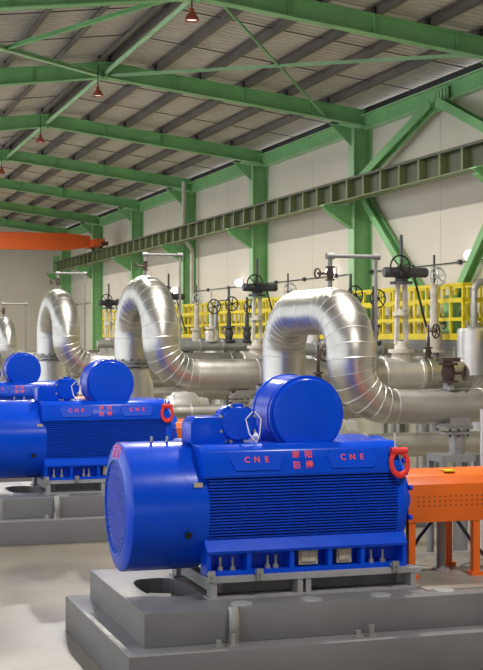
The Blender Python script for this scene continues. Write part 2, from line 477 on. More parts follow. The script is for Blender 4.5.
# pendant high-bay lamps under the ridge
lamp_lab = {-2: 'unseen rust red pendant lamp above the camera, added to light tops and fronts', -1: 'unseen rust red pendant lamp above the nearest motor, added for its light', 4: 'tiny rust red pendant lamp under the fifth rafter', 5: 'tiny rust red pendant lamp under the sixth rafter by the crane', 0: 'rust red pendant lamp hanging highest, at the top edge', 1: 'rust red pendant lamp below the second rafter ridge joint', 2: 'small rust red pendant lamp below the third rafter ridge joint', 3: 'small rust red pendant lamp at the far left under fourth rafter'}
proto = None
for k in range(-2, 6):  # the first two hang out of view, added for their light
    y = COLY[0] - .5 + BAY * k if k < 0 else COLY[k] - .5
    lab = lamp_lab[k]
    if proto is None:
        c = thing('pendant_lamp', lab, 'lamp', (6.55, y, 8.62), 'pendant lamps along the ridge')
        MB().lathe([(-.02, .125), (0, .13), (.09, .085), (.13, .045), (.20, .04), (.20, 0)], (6.55, y, 8.58), (0, 0, 1), 20).build('shade', 'lamp_shade', c)
        MB().tube([(6.55, y, 8.78), (6.55, y, 9.32)], .012, 6).build('rod', 'black_iron', c)
        MB().lathe([(0.01, 0), (0.01, .10), (.03, 0)], (6.55, y, 8.575), (0, 0, 1), 20).build('lens', 'lamp_glass', c)
        proto = c
    else: c = dup(proto, (0, y - proto.location.y, 0), lab)
    ld = bpy.data.lights.new('fill_light', 'AREA'); ld.shape = 'DISK'; ld.size = 0.3; ld.energy = FILL_W  # area light added below each dull pendant to light the hall
    ld.color = (1.0, 0.95, 0.86); ld.spread = R(170)
    lo = bpy.data.objects.new('fill_light', ld); COL.objects.link(lo); lo.location = (6.55, y, 8.55)

# wall fittings: conduit with junction boxes, wall lamps, downpipe
cd = thing('wall_conduit', 'thin grey conduit running along the right wall above the railing', 'conduit', (WX - .03, 20, 4.62))
MB().tube([(WX - .03, 20, 4.62), (WX - .03, YE, 4.62)], .014, 6).build('tube', 'dark_grey_metal', cd)
for i in range(0, 22): MB().box(WX - .075, WX - .001, 22.0 + i * 2.4 - .05, 22.0 + i * 2.4 + .05, 4.57, 4.67).build('junction_box', 'dark_grey_metal', cd)
wl_lab = ['glowing white wall lamp at the right edge beside the brace', 'glowing white wall lamp behind the nearest gooseneck vent', 'glowing white wall lamp left of the second column in view', 'small glowing white wall lamp on the far stretch of wall']
proto = None
for k in range(4):
    y = 26.1 + BAY * k
    if proto is None:
        c = thing('wall_lamp', wl_lab[0], 'lamp', (WX, y, 4.7), 'white lamps on the right wall')
        MB().box(WX - .05, WX - .002, y - .1, y + .1, 4.60, 4.85).build('back_plate', 'light_wheel', c, bevel=.01)
        MB().lathe([(0, 0), (.02, .07), (.06, .11), (.12, .125), (.19, .1), (.23, .05), (.245, 0)], (WX - .04, y, 4.72), (-1, 0, 0), 20).build('globe', 'wall_lamp_glass', c)
        proto = c
    else: dup(proto, (0, BAY * k, 0), wl_lab[k])
yd = COLY[3] - .5
dp = MB().tube([(13.3, yd, .05), (13.3, yd, 5.9), (13.3, yd, 6.1), (12.98, yd, 6.5), (12.98, yd, 7.0), (13.0, yd, 8.35), (13.0, yd, 8.5)], .075, 12)
tag(dp.build('downpipe', 'cream_pipe', origin=(13.3, yd, 0)), 'cream downpipe with a kink running down beside a green column', 'pipe')

# ------------------------------------------------------------------ plinths
YM = 12.66
PITCH = 8.72
unit_words = ['nearest', 'second', 'third', 'fourth']
def plinth():
    c = thing('equipment_plinth', '', 'plinth', (2.62, YM, 0), 'grey motor plinths')
    MB().box(2.62, 9.6, YM - 1.39, YM + 1.5, 0, .35).build('lower_slab', 'grey_plinth', c, bevel=.012)
    # upper block with an oval recess under the fan housing
    blk = MB().box(2.82, 9.4, YM - 1.12, YM + 1.22, .35, .65).build('upper_block', 'grey_plinth', c, bevel=.012)
    pts = []
    for i in range(24):
        a = 2 * PI * i / 24; pts.append((3.30 + .25 * math.copysign(abs(math.cos(a)) ** .6, math.cos(a)), 12.72 + .50 * math.copysign(abs(math.sin(a)) ** .8, math.sin(a))))
    cut = MB().prism(pts, 'z', .45, .9).build('cutter', 'grout', c)
    md = blk.modifiers.new('cut', 'BOOLEAN'); md.object = cut; md.operation = 'DIFFERENCE'; md.solver = 'EXACT'
    dg = bpy.context.evaluated_depsgraph_get(); dg.update()
    me = bpy.data.meshes.new_from_object(blk.evaluated_get(dg)); blk.modifiers.clear(); blk.data = me
    me.materials.clear(); me.materials.append(M['grey_plinth'])
    for p in me.polygons: p.material_index = 0
    bpy.data.objects.remove(cut)
    pp = [(x * .96 + .04 * 3.30, y * .96 + .04 * 12.72) for x, y in pts]
    MB().prism(pp, 'z', .452, .50).build('recess_grout', 'grout', c)
    MB().prism([(3.15, 12.6), (3.32, 12.5), (3.4, 12.85), (3.2, 12.95)], 'z', .50, .56).build('anchor_plate', 'dark_grey_metal', c)
    # the worn top beyond the motor
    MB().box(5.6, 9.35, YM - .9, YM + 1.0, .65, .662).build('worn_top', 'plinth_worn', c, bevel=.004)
    for x in (3.45, 4.75, 6.05, 7.4):
        for dx, h in ((0, .06), (.13, .105)):
            b = MB().lathe([(0, 0), (0, .055), (.018, .055), (.018, .028), (h, .028), (h, 0)], (x + dx, YM - 1.25, .35), (0, 0, 1), 8)
            b.build('anchor_bolt', 'galvanised', c)
    for x in (3.75, 4.42, 5.1, 5.75):
        MB().lathe([(0, 0), (0, .10), (.012, .095), (.016, 0)], (x, YM - .95, .65), (0, 0, 1), 18).build('levelling_pad', 'grey_paint', c)
    MB().tube([(3.62, YM - 1.13, .36), (3.62, YM - 1.15, .45), (3.62, YM - 1.15, .58), (3.62, YM - 1.11, .655)], [.05, .045, .05, .045], 10).build('grout_spout', 'galvanised', c)
    return c

# ------------------------------------------------------------------ motors
AZ = 1.44
def motor():
    c = thing('electric_motor', '', 'motor', (4.2, YM, .65), 'blue electric motors')
    # steel sole frame
    f = MB()
    for s in (-1, 1):
        y0 = YM + s * .62
        f.box(3.52, 5.62, y0 - .09, y0 + .09, .80, .845).box(3.52, 5.62, y0 - .09, y0 + .09, .65, .668)
        for x in (3.55, 4.38, 4.46, 5.52): f.box(x, x + .05, y0 - .08, y0 + .08, .668, .80)
    for x in (3.6, 4.45, 5.45): f.box(x, x + .1, YM - .53, YM + .53, .68, .79)
    f.build('sole_frame', 'grey_paint', c)
    MB().box(3.6, 5.55, YM - .50, YM - .47, .668, .80).build('sole_web', 'deck_plate', c)
    # feet: pockets between upright ribs
    for s in (-1, 1):
        ft = MB(); y0 = YM + s * .60; yi = YM + s * .40
        a, b = min(y0, yi), max(y0, yi)
        ft.box(3.53, 5.52, a, b, .845, .885)
        ft.prism([(YM + s * .61, 1.045), (YM + s * .62, 1.07), (YM + s * .52, 1.19), (YM + s * .35, 1.19), (YM + s * .35, 1.045)], 'x', 3.53, 5.52)
        for x in (3.53, 3.92, 4.34, 4.72, 5.05, 5.48): ft.box(x, x + .04, a, b, .885, 1.045)
        ft.box(3.57, 5.48, YM + s * .44 - .02, YM + s * .44 + .02, .885, 1.045)
        ft.build('foot', 'blue_paint', c)
    for x, w in ((4.54, .15), (4.90, .11)):  # tan blocks fill foot openings, standing in for the lit floor beyond
        MB().box(x - w / 2, x + w / 2, YM - .56, YM - .545, .93, 1.03).box(x - w / 2 - .02, x + w / 2 + .02, YM - .545, YM - .46, .90, 1.045).build('foot_opening_fill', 'tan_plate', c)
    for x in (3.68, 3.80, 4.14, 4.22, 5.18, 5.30):
        MB().lathe([(0, 0), (0, .028), (.03, .028), (.03, .013), (.12, .013), (.12, 0)], (x, YM - .53, .885), (0, 0, 1), 8).build('foot_bolt', 'galvanised', c)
    for x in (3.54, 4.0, 5.35):
        j = MB().box(x - .03, x + .03, YM - .745, YM - .70, .82, .915).tube([(x, YM - .80, .87), (x, YM - .62, .87)], .018, 8)
        j.build('jack_bolt', 'galvanised', c)
    # ribbed barrel
    MB().lathe([(0, 0), (0, .50), (.03, .53), (2.0, .53), (2.0, 0)], (3.5, YM, AZ), (1, 0, 0), 48).build('barrel', 'blue_fin', c)
    fn = MB(); nf = 23
    for i in range(nf):
        z = 1.13 + i * (1.745 - 1.13) / (nf - 1); dz = z - AZ
        ro = math.sqrt(.605 ** 2 - dz * dz)
        if dz > 0: ro = .605 - .02 * (dz / .3)
        for s in (-1, 1):
            yy = sorted((YM + s * .42, YM + s * ro)); fn.box(3.56, 5.44, yy[0], yy[1], z - .008, z + .008)
    fo = fn.build('cooling_fins', 'blue_fin', c); fo['kind'] = 'stuff'
    # end shields
    MB().lathe([(0, .50), (0, .585), (.05, .60), (.09, .60), (.10, .52)], (3.47, YM, AZ), (1, 0, 0), 48).build('rear_shield', 'blue_paint', c)
    MB().lathe([(0, .50), (0, .605), (.05, .61), (.10, .59), (.15, .42), (.20, .36), (.28, .33), (.30, .16), (.30, 0)], (5.43, YM, AZ), (1, 0, 0), 48).build('drive_shield', 'blue_paint', c)
    MB().lathe([(0, 0), (0, .075), (.32, .075), (.32, 0)], (5.7, YM, AZ), (1, 0, 0), 20).build('shaft', 'galvanised', c)
    for i in range(12):
        a = 2 * PI * (i + .5) / 12
        MB().lathe([(0, 0), (0, .028), (.03, .028), (.03, 0)], (5.575, YM + .55 * math.cos(a), AZ + .55 * math.sin(a)), (1, 0, 0), 6).build('shield_bolt', 'blue_paint', c)
    # fan housing with perforated intake
    fh = MB().lathe([(0.03, .43), (0.0, .44), (0.0, .455), (.03, .587), (.043, .603), (.75, .603), (.75, .54)], (2.81, YM, AZ), (1, 0, 0), 64).build('fan_housing', 'blue_paint', c)
    MB().lathe([(0, 0), (0, .44), (.012, .44)], (2.83, YM, AZ), (1, 0, 0), 48).build('intake_backing', 'blue_grille', fh)
    gr = MB()
    for i in range(-14, 15):
        d = i * .03; hl = math.sqrt(max(0, .435 ** 2 - d * d))
        gr.box(2.818, 2.826, YM - hl, YM + hl, AZ + d - .008, AZ + d + .008)
        gr.box(2.818, 2.826, YM + d - .008, YM + d + .008, AZ - hl, AZ + hl)
    go = gr.build('intake_grille', 'blue_paint', fh); go['kind'] = 'stuff'
    MB().torus((2.815, YM, AZ), (1, 0, 0), .442, .012, 48, 6).build('intake_ring', 'blue_grille', fh)
    MB().lathe([(0, 0), (0, .033), (.012, .035), (.012, .026), (.004, .022), (.004, 0)], (3.36, YM - .586, AZ - .21), (0, -1, -.3), 16).build('drain_hole', 'dark_hole', fh)
    MB().box(3.42, 3.50, YM - .575, YM - .545, AZ + .22, AZ + .26).build('tag_plate', 'tan_plate', fh)
    for x in (3.15, 3.30):
        MB().torus((x, YM - .05, AZ + .625), (1, 0, 0), .026, .008, 14, 6).build('lifting_eye', 'galvanised', fh)
    def rim(x, y, z):                        # lettering follows the sloping rim above the intake
        r_ = .515 + y * .975 + .222 * (.003 + z)
        return (2.81 + .0165 + y * .222 - .975 * (.003 + z), YM - r_ * math.sin(x / .525), AZ + r_ * math.cos(x / .525))
    text_part('南 防', .14, rim, 'pink_letter', fh)
    # top housing
    pr_ = [(-.605, 1.735), (-.61, 1.775), (-.535, 1.985), (-.47, 2.035), (.47, 2.035), (.535, 1.985), (.61, 1.775), (.605, 1.735)]
    MB().prism([(YM + a, b) for a, b in pr_], 'x', 3.50, 5.46).build('top_housing', 'blue_paint', c, bevel=.02)
    n = Vector((0, -.21, .075)).normalized(); up = Vector((0, .075, .21)).normalized()
    fc = Vector((0, YM - .5725, 1.88))
    def on(x, v, d): return fc + Vector((x, 0, 0)) + up * v + n * d
    for xc, w in ((4.02, .27), (4.97, .27)):
        vs = []
        for d, g in ((-.01, 0), (.014, .012)):
            vs += [on(xc - w + .05 + g, -.098 + g, d), on(xc + w - .05 - g, -.098 + g, d), on(xc + w - g, .03, d), on(xc + w - .05 - g, .098 - g, d), on(xc - w + .05 + g, .098 - g, d), on(xc - w + g, .03, d)]
        fs = [tuple(range(5, -1, -1)), tuple(range(6, 12))] + [(i, (i + 1) % 6, (i + 1) % 6 + 6, i + 6) for i in range(6)]
        MB().add(vs, fs).build('name_panel', 'blue_paint', c)
        for ch, dx in (('C', -.095), ('N', 0), ('E', .095)):
            text_part(ch, .078, lambda x, y, z, X=xc + dx: on(X + x, y + .012, .016 + z), 'red_letter', c)
    for ch, dx, dv in (('南', -.065, .05), ('阳', .06, .05), ('防', -.065, -.05), ('爆', .06, -.05)):
        text_part(ch, .078, lambda x, y, z, X=4.475 + dx, V=dv: on(X + x, y + V, .002 + z), 'red_letter', c)
    # big round terminal box
    dr = MB().lathe([(0, .30), (0, .375), (.04, .375), (.04, .36), (.10, .36), (.10, .368), (.50, .368), (.50, .376), (.56, .376), (.56, 0)], (4.6, YM - .34, 2.29), (0, 1, 0), 56).build('terminal_drum', 'blue_paint', c)
    MB().lathe([(0.0, .345), (-.03, .343), (-.04, .335), (-.047, .2), (-.05, 0)], (4.6, YM - .34, 2.29), (0, 1, 0), 56).build('drum_cover', 'blue_paint', dr)
    MB().box(4.38, 4.82, YM - .25, YM + .15, 1.96, 2.2).build('drum_neck', 'blue_paint', dr)
    # small terminal cylinder and box
    sm = MB().lathe([(0, 0), (.0, .15), (.03, .165), (.03, .19), (.07, .19), (.07, .165), (.30, .165), (.30, 0)], (3.93, YM - .30, 2.215), (0, 1, 0), 32).build('terminal_cylinder', 'blue_paint', c)
    for i in range(8):
        a = 2 * PI * (i + .5) / 8
        MB().lathe([(0, 0), (0, .016), (.02, .016), (.02, 0)], (3.93 + .178 * math.cos(a), YM - .285, 2.215 + .178 * math.sin(a)), (0, 1, 0), 6).build('cover_bolt', 'galvanised', sm)
    bx = MB().prism([(3.47, 2.03), (3.47, 2.22), (3.52, 2.28), (3.76, 2.28), (3.81, 2.22), (3.81, 2.03)], 'y', YM - .28, YM + .05).build('terminal_box', 'blue_paint', c, bevel=.015)
    MB().lathe([(0, 0), (0, .06), (.05, .06), (.05, 0)], (3.80, YM - .1, 2.24), (0, 0, 1), 14).build('cable_gland', 'blue_paint', bx)
    MB().tube([(4.05, YM - .36, 2.33), (3.98, YM - .37, 2.26), (4.01, YM - .39, 2.12), (4.07, YM - .42, 2.045), (4.11, YM - .39, 2.12), (4.13, YM - .37, 2.26), (4.07, YM - .36, 2.33)], .006, 6).build('wire_loop', 'white_cord', c)
    # red shackle on the drive end corner
    sh = MB().torus((5.44, YM - .615, 1.83), (0, -1, .15), .085, .024, 28, 10, 1.0, 1.35).build('lifting_shackle', 'red_wrap', c)
    MB().tube([(5.36, YM - .60, 1.945), (5.52, YM - .60, 1.945)], .035, 10).build('shackle_wrap', 'red_wrap', sh)
    MB().tube([(5.44, YM - .60, 1.96), (5.44, YM - .42, 1.96)], .028, 10).build('shackle_pin', 'black_iron', sh)
    MB().tube([(5.40, YM - .60, 1.96), (5.395, YM - .60, 2.12)], .007, 6).build('strap_tail', 'white_cord', sh)
    return c

def guard():
    c = thing('coupling_guard', '', 'guard', (6.5, YM, .66), 'orange coupling guards')
    gy0, gy1 = YM - .34, YM + .36
    MB().prism([(gy0, 1.21), (gy0, 1.58), (gy0 + .06, 1.66), (gy0 + .16, 1.69), (gy1 - .16, 1.69), (gy1 - .06, 1.66), (gy1, 1.58), (gy1, 1.21)], 'x', 5.66, 7.5).build('cover', 'orange_paint', c, bevel=.006)
    sl = None
    for r_ in range(3):
        for i in range(30):
            x = 5.76 + i * .058
            if sl is None:
                sl = MB().box(x, x + .014, gy0 - .004, gy0 + .002, 1.365, 1.377).build('slot', 'rust_iron', c); x00 = x
            else:
                o = sl.copy(); COL.objects.link(o); o.parent = c; o.location = (x - x00, 0, r_ * .045)
    MB().box(6.1, 6.22, gy0 + .10, gy0 + .22, 1.69, 1.705).build('tag_plate', 'yellow_paint', c)
    for x in (5.67, 6.37, 7.35):
        for y in (gy0 + .01, gy1 - .08):
            MB().box(x, x + .07, y, y + .07, .70, 1.21).box(x - .03, x + .10, y - .03, y + .10, .662, .70).build('leg', 'orange_paint', c)
    return c
def pump():
    c = thing('process_pump', '', 'pump', (8.3, YM, .66), 'silver clad process pumps')
    MB().lathe([(0, .0), (0, .15), (.25, .16), (.27, .24), (.36, .25), (.42, .32), (.75, .34), (.9, .30), (1.0, .2), (1.2, .18), (1.2, 0)], (7.62, YM, AZ), (1, 0, 0), 36).build('casing', 'vessel_skin', c)
    MB().lathe([(0, .12), (.35, .12), (.35, .2), (.40, .2), (.40, 0)], (8.2, YM + .28, AZ), (0, 1, 0), 24).build('discharge_nozzle', 'vessel_skin', c)
    for y in (YM - .33, YM + .21): MB().box(7.95, 8.65, y, y + .12, .664, 1.25).build('pump_foot', 'grey_paint', c)
    MB().lathe([(0, 0), (0, .06), (.1, .06), (.1, 0)], (7.53, YM, AZ), (1, 0, 0), 16).build('shaft', 'galvanised', c)
    return c

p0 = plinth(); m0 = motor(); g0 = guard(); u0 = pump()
p_lab = ['large stepped grey plinth in the foreground under the nearest blue motor', 'stepped grey plinth under the second blue motor at left', 'grey plinth under the third blue motor, hidden behind the second']
m_lab = ['large blue electric motor with red lettering in the foreground', 'blue electric motor of the second row, left of centre', 'farthest blue electric motor at the left edge behind the second']
g_lab = ['orange perforated coupling guard at the right edge beside nearest motor', 'orange coupling guard glimpsed between the first and second motors', 'orange coupling guard beside the third motor, mostly hidden']
u_lab = ['silver clad pump past the nearest orange coupling guard, off the right edge', 'silver clad pump past the second orange coupling guard, behind nearest motor', 'silver clad pump past the third coupling guard, behind the second motor']
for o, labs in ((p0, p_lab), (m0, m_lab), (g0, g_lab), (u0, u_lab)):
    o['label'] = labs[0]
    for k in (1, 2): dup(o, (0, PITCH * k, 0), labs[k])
# drain legs and hoses under the nearest guard
dl = MB().lathe([(0, 0), (0, .09), (.02, .09), (.02, .045), (.62, .045), (.62, 0)], (6.2, YM + .05, .662), (0, 0, 1), 16)
tag(dl.build('support_post', 'grey_paint', origin=(6.2, YM + .05, .662)), 'round grey post under the orange guard', 'post')
for lab, pts in (('dark blue hose slanting left beneath the orange guard', [(6.0, YM + .5, .70), (6.15, YM + .45, .95), (6.32, YM + .4, 1.17), (6.40, YM + .3, 1.24)]),
                 ('dark blue hose slanting right beneath the orange guard', [(6.45, YM + .3, 1.25), (6.55, YM + .4, 1.12), (6.75, YM + .5, .9), (6.95, YM + .55, .70)])):
    tag(MB().tube(pts, .02, 8).build('hose', 'hose_blue', origin=pts[0]), lab, 'hose')

# ------------------------------------------------------------------ gooseneck pipes
def arc(c, a, b, r, n, a0=0, a1=PI / 2):
    c, a, b = Vector(c), Vector(a), Vector(b)
    return [c + a * (r * math.cos(a0 + (a1 - a0) * i / n)) + b * (r * math.sin(a0 + (a1 - a0) * i / n)) for i in range(n + 1)]
NECKS = [  # near-leg x, near-leg y, span, centre height of crown, bend radius, pipe radius, run height, lower bend, run radius
    (6.32, 15.40, 2.42, 3.345, .64, .295, 2.18, .56, .21),
    (6.19, 15.40 + PITCH, 2.30, 3.84, 1.15, .33, 2.31, .66, .30),
    (6.10, 15.40 + 2 * PITCH, 2.30, 3.86, 1.15, .33, 2.31, .66, .30),
    (5.95, 15.40 + 3 * PITCH, 2.30, 3.35, .9, .26, 2.25, .48, .24),
    (5.95, 15.40 + 4 * PITCH, 2.30, 3.35, .9, .26, 2.25, .48, .24)]
n_lab = ['large silver clad gooseneck pipe with flat low crown, nearest the camera', 'tall silver clad gooseneck pipe with round crown, second in the row', 'silver clad gooseneck pipe with round crown, third in the row', 'small silver gooseneck pipe at the left edge, fourth in the row', 'silver gooseneck pipe beyond the left edge, last in the row']
v_lab = ['nearest', 'second', 'third', 'fourth', 'last']
for k, (nx, ny, sp, cz, rb, rp, hz, rl, rr) in enumerate(NECKS):
    fy = ny + sp; zf = 2.5 if k else 2.3
    c = thing('gooseneck_pipe', n_lab[k], 'pipe', (nx, fy, 0), 'silver gooseneck pipes')
    pts = [Vector((nx, fy, zf + .02))]; rad = [rp]
    if cz - rb - zf > .5: pts.append(Vector((nx, fy, (zf + cz - rb) / 2))); rad.append(rp)
    NG = 7; rz = min(rb, cz - hz - rl - .03); ez = rz / rb   # the crown may be a little flattened
    a1 = arc((nx, fy - rb, cz - rz), (0, 1, 0), (0, 0, ez), rb, NG)
    pts += a1; rad += [rp] * len(a1)
    if sp - 2 * rb > .3: pts.append(Vector((nx, (fy + ny) / 2, cz))); rad.append(rp)
    a2 = arc((nx, ny + rb, cz - rz), (0, -1, 0), (0, 0, ez), rb, NG, PI / 2, 0)
    if sp - 2 * rb < .05: a2 = a2[1:]
    pts += a2; rad += [rp] * len(a2)
    a3 = arc((nx + rl, ny, hz + rl), (-1, 0, 0), (0, 0, -1), rl, NG)
    if (pts[-1] - a3[0]).length < .08: a3 = a3[1:]
    pts += a3; rad += [rp + (rr - rp) * min(1, (i + 1) / len(a3)) for i in range(len(a3))]
    x = nx + rl
    while x + 1.15 < 12.2: x += 1.15; pts.append(Vector((x, ny, hz))); rad.append(rr)
    a4 = arc((12.25, ny, hz - .42), (0, 0, 1), (1, 0, 0), .42, 6)
    pts += a4 + [Vector((12.67, ny, .9)), Vector((12.67, ny, 0))]; rad += [rr] * (len(a4) + 2)
    fr = MB().frames(pts); NS = 36
    for i in range(len(pts) - 1):
        m = MB(); vs = []; NR = 5
        (p, u, w), (q, u2, w2) = fr[i], fr[i + 1]
        L = (q - p).length; t0 = u.cross(w); t1 = u2.cross(w2)
        if t0.dot(q - p) < 0: t0 = -t0
        if t1.dot(q - p) < 0: t1 = -t1
        for a in range(NR):                  # Hermite curve between the two rings keeps the bend round
            e = a / (NR - 1); h = e * e * (3 - 2 * e)
            P = p * (1 - h) + q * h + t0 * (L * e * (1 - e) ** 2) - t1 * (L * e * e * (1 - e))
            U = (u * (1 - e) + u2 * e).normalized(); W = (w * (1 - e) + w2 * e).normalized()
            r_ = rad[i] * (1 - e) + rad[i + 1] * e
            vs += [P + (U * math.cos(2 * PI * j / NS) + W * math.sin(2 * PI * j / NS)) * r_ for j in range(NS)]
        m.add(vs, [(a * NS + j, a * NS + (j + 1) % NS, (a + 1) * NS + (j + 1) % NS, (a + 1) * NS + j) for a in range(NR - 1) for j in range(NS)], True)
        seg = m.build('cladding_segment', 'cladding', c)
        bead = MB(); P, U, W = q, u2, w2; T = U.cross(W); vs = []
        for d, e in ((-.008, .0005), (-.004, .004), (.004, .004), (.008, .0005)):
            vs += [P + T * d + (U * math.cos(2 * PI * j / NS) + W * math.sin(2 * PI * j / NS)) * (rad[i + 1] + e) for j in range(NS)]
        bead.add(vs, [(a * NS + j, a * NS + (j + 1) % NS, (a + 1) * NS + (j + 1) % NS, (a + 1) * NS + j) for a in range(3) for j in range(NS)], True)
        if i < len(pts) - 2: bead.build('seam', 'cladding_seam', seg)
    # flange, cone and barrel below the far leg
    fl = MB().lathe([(0, 0), (0, rp + .09), (.05, rp + .09), (.05, rp), (.05, 0)], (nx, fy, zf), (0, 0, 1), 36).lathe([(-.07, 0), (-.07, rp + .09), (-.012, rp + .09), (-.012, 0)], (nx, fy, zf), (0, 0, 1), 36).build('flange', 'galvanised', c)
    for i in range(14):
        a = 2 * PI * i / 14
        MB().tube([(nx + (rp + .055) * math.cos(a), fy + (rp + .055) * math.sin(a), zf - .10), (nx + (rp + .055) * math.cos(a), fy + (rp + .055) * math.sin(a), zf + .085)], .02, 6).build('flange_bolt', 'dark_grey_metal', fl)
    MB().lathe([(0, .46), (1.65, .46), (zf - .4, rp + .1), (zf - .09, rp), (zf - .07, 0)], (nx, fy, 0), (0, 0, 1), 36).build('barrel', 'vessel_skin', c)
    # lower return pipe out of the barrel
    lp = MB(); lp.tube([(nx + .40, fy, 1.50), (12.0, fy, 1.50)] + [tuple(p) for p in arc((12.2, fy, 1.2), (0, 0, 1), (1, 0, 0), .3, 6)] + [(12.5, fy, 0)], .17, 28); lp.build('return_pipe', 'cladding', c)
    for x in (nx + 1.2, nx + 2.6, nx + 4.0, nx + 5.4):
        MB().lathe([(-.02, .172), (-.015, .18), (.015, .18), (.02, .172)], (x, fy, 1.50), (1, 0, 0), 28).build('return_seam', 'cladding_seam', c)
    # vent on the crown
    vy = ny + (rb + .05 if sp - 2 * rb > .3 else sp / 2); zt = cz + rp
    vt = thing('vent_pipe', 'thin vent pipe with small dark valve on top of the %s silver gooseneck' % v_lab[k], 'pipe', (nx, vy, zt), 'vents on the goosenecks')
    ax = .62 if k == 0 else .68
    vz = zt + .40
    MB().tube([(nx, vy, zt - .02), (nx, vy, vz)], .028, 10).build('riser', 'dull_pipe', vt)
    MB().tube([(nx - .03, vy, vz), (nx + ax + .02, vy, vz)], .026, 10).build('arm', 'dull_pipe', vt)
    MB().tube([(nx + ax, vy, vz + .03), (nx + ax, vy, hz + rr * .4)], .022, 10).build('drop', 'dull_pipe', vt)
    for x in (nx, nx + ax): MB().lathe([(-.05, 0), (-.05, .042), (.05, .042), (.05, 0)], (x, vy, vz), (1, 0, 0), 12).build('elbow', 'dull_pipe', vt)
    vb = MB().lathe([(0, .03), (.0, .06), (.02, .06), (.02, .035), (.09, .05), (.16, .035), (.16, .06), (.18, .06), (.18, .03)], (nx, vy, zt + .09), (0, 0, 1), 14).build('valve_body', 'rust_iron', vt)
    MB().tube([(nx - .02, vy, zt + .18), (nx - .17, vy, zt + .18)], .016, 8).build('valve_stem', 'rust_iron', vb)
    MB().torus((nx - .17, vy, zt + .18), (1, .25, 0), .06, .012, 18, 6).build('hand_wheel', 'rust_iron', vb)

# ------------------------------------------------------------------ valves and branches on the runs
def wheel(c, axis, r, material, parent, name='hand_wheel', t=.018):
    c = Vector(c); m = MB().torus(c, axis, r, t, 28, 8)
    ax = Vector(axis).normalized(); ref = Vector((0, 0, 1)) if abs(ax.z) < .9 else Vector((1, 0, 0))
    u = ax.cross(ref).normalized(); w = ax.cross(u)
    for i in range(3):
        a = PI * i / 3 + .3; d = u * math.cos(a) + w * math.sin(a)
        m.bar(c - d * r, c + d * r, t * 1.1, t * 1.1, up=ax)
    m.lathe([(-.03, 0), (-.03, r * .2), (.03, r * .2), (.03, 0)], c, ax, 12)
    return m.build(name, material, parent)
act_lab = {1: 'dark motorised valve on a pale column, right of the nearest gooseneck', 2: 'dark motorised valve left of the nearest gooseneck, before the second column', 3: 'dark motorised valve right of the second gooseneck, beside the downpipe', 4: 'small far motorised valve right of the third gooseneck', 0: 'motorised valve on the nearest pipe run, beyond the right edge'}
proto = None
for k in (1, 2, 3, 4):
    y = 15.40 + PITCH * k; x = 10.93
    if proto is None:
        c = thing('motorised_valve', act_lab[k], 'valve', (x, y, 2.31), 'motorised valves on the pipe runs')
        MB().lathe([(-.40, .30), (-.40, .34), (-.34, .34), (-.34, .31), (.34, .31), (.34, .34), (.40, .34), (.40, .30)], (x, y, 2.31), (1, 0, 0), 30).build('pipe_flange', 'vessel_skin', c)
        MB().lathe([(.0, .22), (.40, .19), (.40, .25), (.47, .25), (.47, .14), (.62, .11), (.62, 0)], (x, y, 2.31), (0, 0, 1), 24).build('bonnet', 'pale_yoke', c)
        for s in (-1, 1): MB().bar((x + s * .1, y, 2.88), (x + s * .07, y, 4.12), .07, .09, up=(0, 1, 0)).build('yoke', 'pale_yoke', c)
        MB().lathe([(0, 0), (0, .17), (.06, .17), (.06, .10), (.12, .10), (.12, 0)], (x, y, 3.42), (0, 0, 1), 18).build('yoke_collar', 'pale_yoke', c)
        MB().lathe([(0, 0), (0, .22), (.05, .22), (.05, .13), (.12, .12), (.26, .14), (.34, .10), (.34, 0)], (x, y, 4.02), (0, 0, 1), 20).build('gearbox', 'dark_grey_metal', c)
        MB().lathe([(-.40, 0), (-.40, .085), (-.37, .10), (-.1, .10), (-.1, .125), (.12, .125), (.12, .095), (.47, .095), (.50, .08), (.50, 0)], (x, y - .08, 4.24), (1, 0, 0), 20).build('actuator', 'dark_grey_metal', c)
        MB().tube([(x, y, 4.3), (x, y, 4.96)], .032, 10).build('stem_cover', 'dark_grey_metal', c)
        wheel((x - .13, y - .24, 4.34), (.15, -1, 0), .215, 'black_iron', c)
        MB().tube([(x - .13, y - .05, 4.30), (x - .13, y - .24, 4.34)], .025, 8).build('wheel_shaft', 'black_iron', c)
        MB().bar((x + .25, y - .05, 4.15), (x + .55, y + .05, 3.2), .03, .03).build('conduit', 'black_iron', c)
        proto = c
    else: dup(proto, (0, PITCH * (k - 1), 0), act_lab[k])
ves_lab = {1: 'silver cylindrical vessel at the right edge with bent pipe on top', 2: 'silver cylindrical vessel framed inside the nearest gooseneck arch', 3: 'silver cylindrical vessel between the second and nearest goosenecks', 4: 'far silver cylindrical vessel right of the third gooseneck'}
proto = None
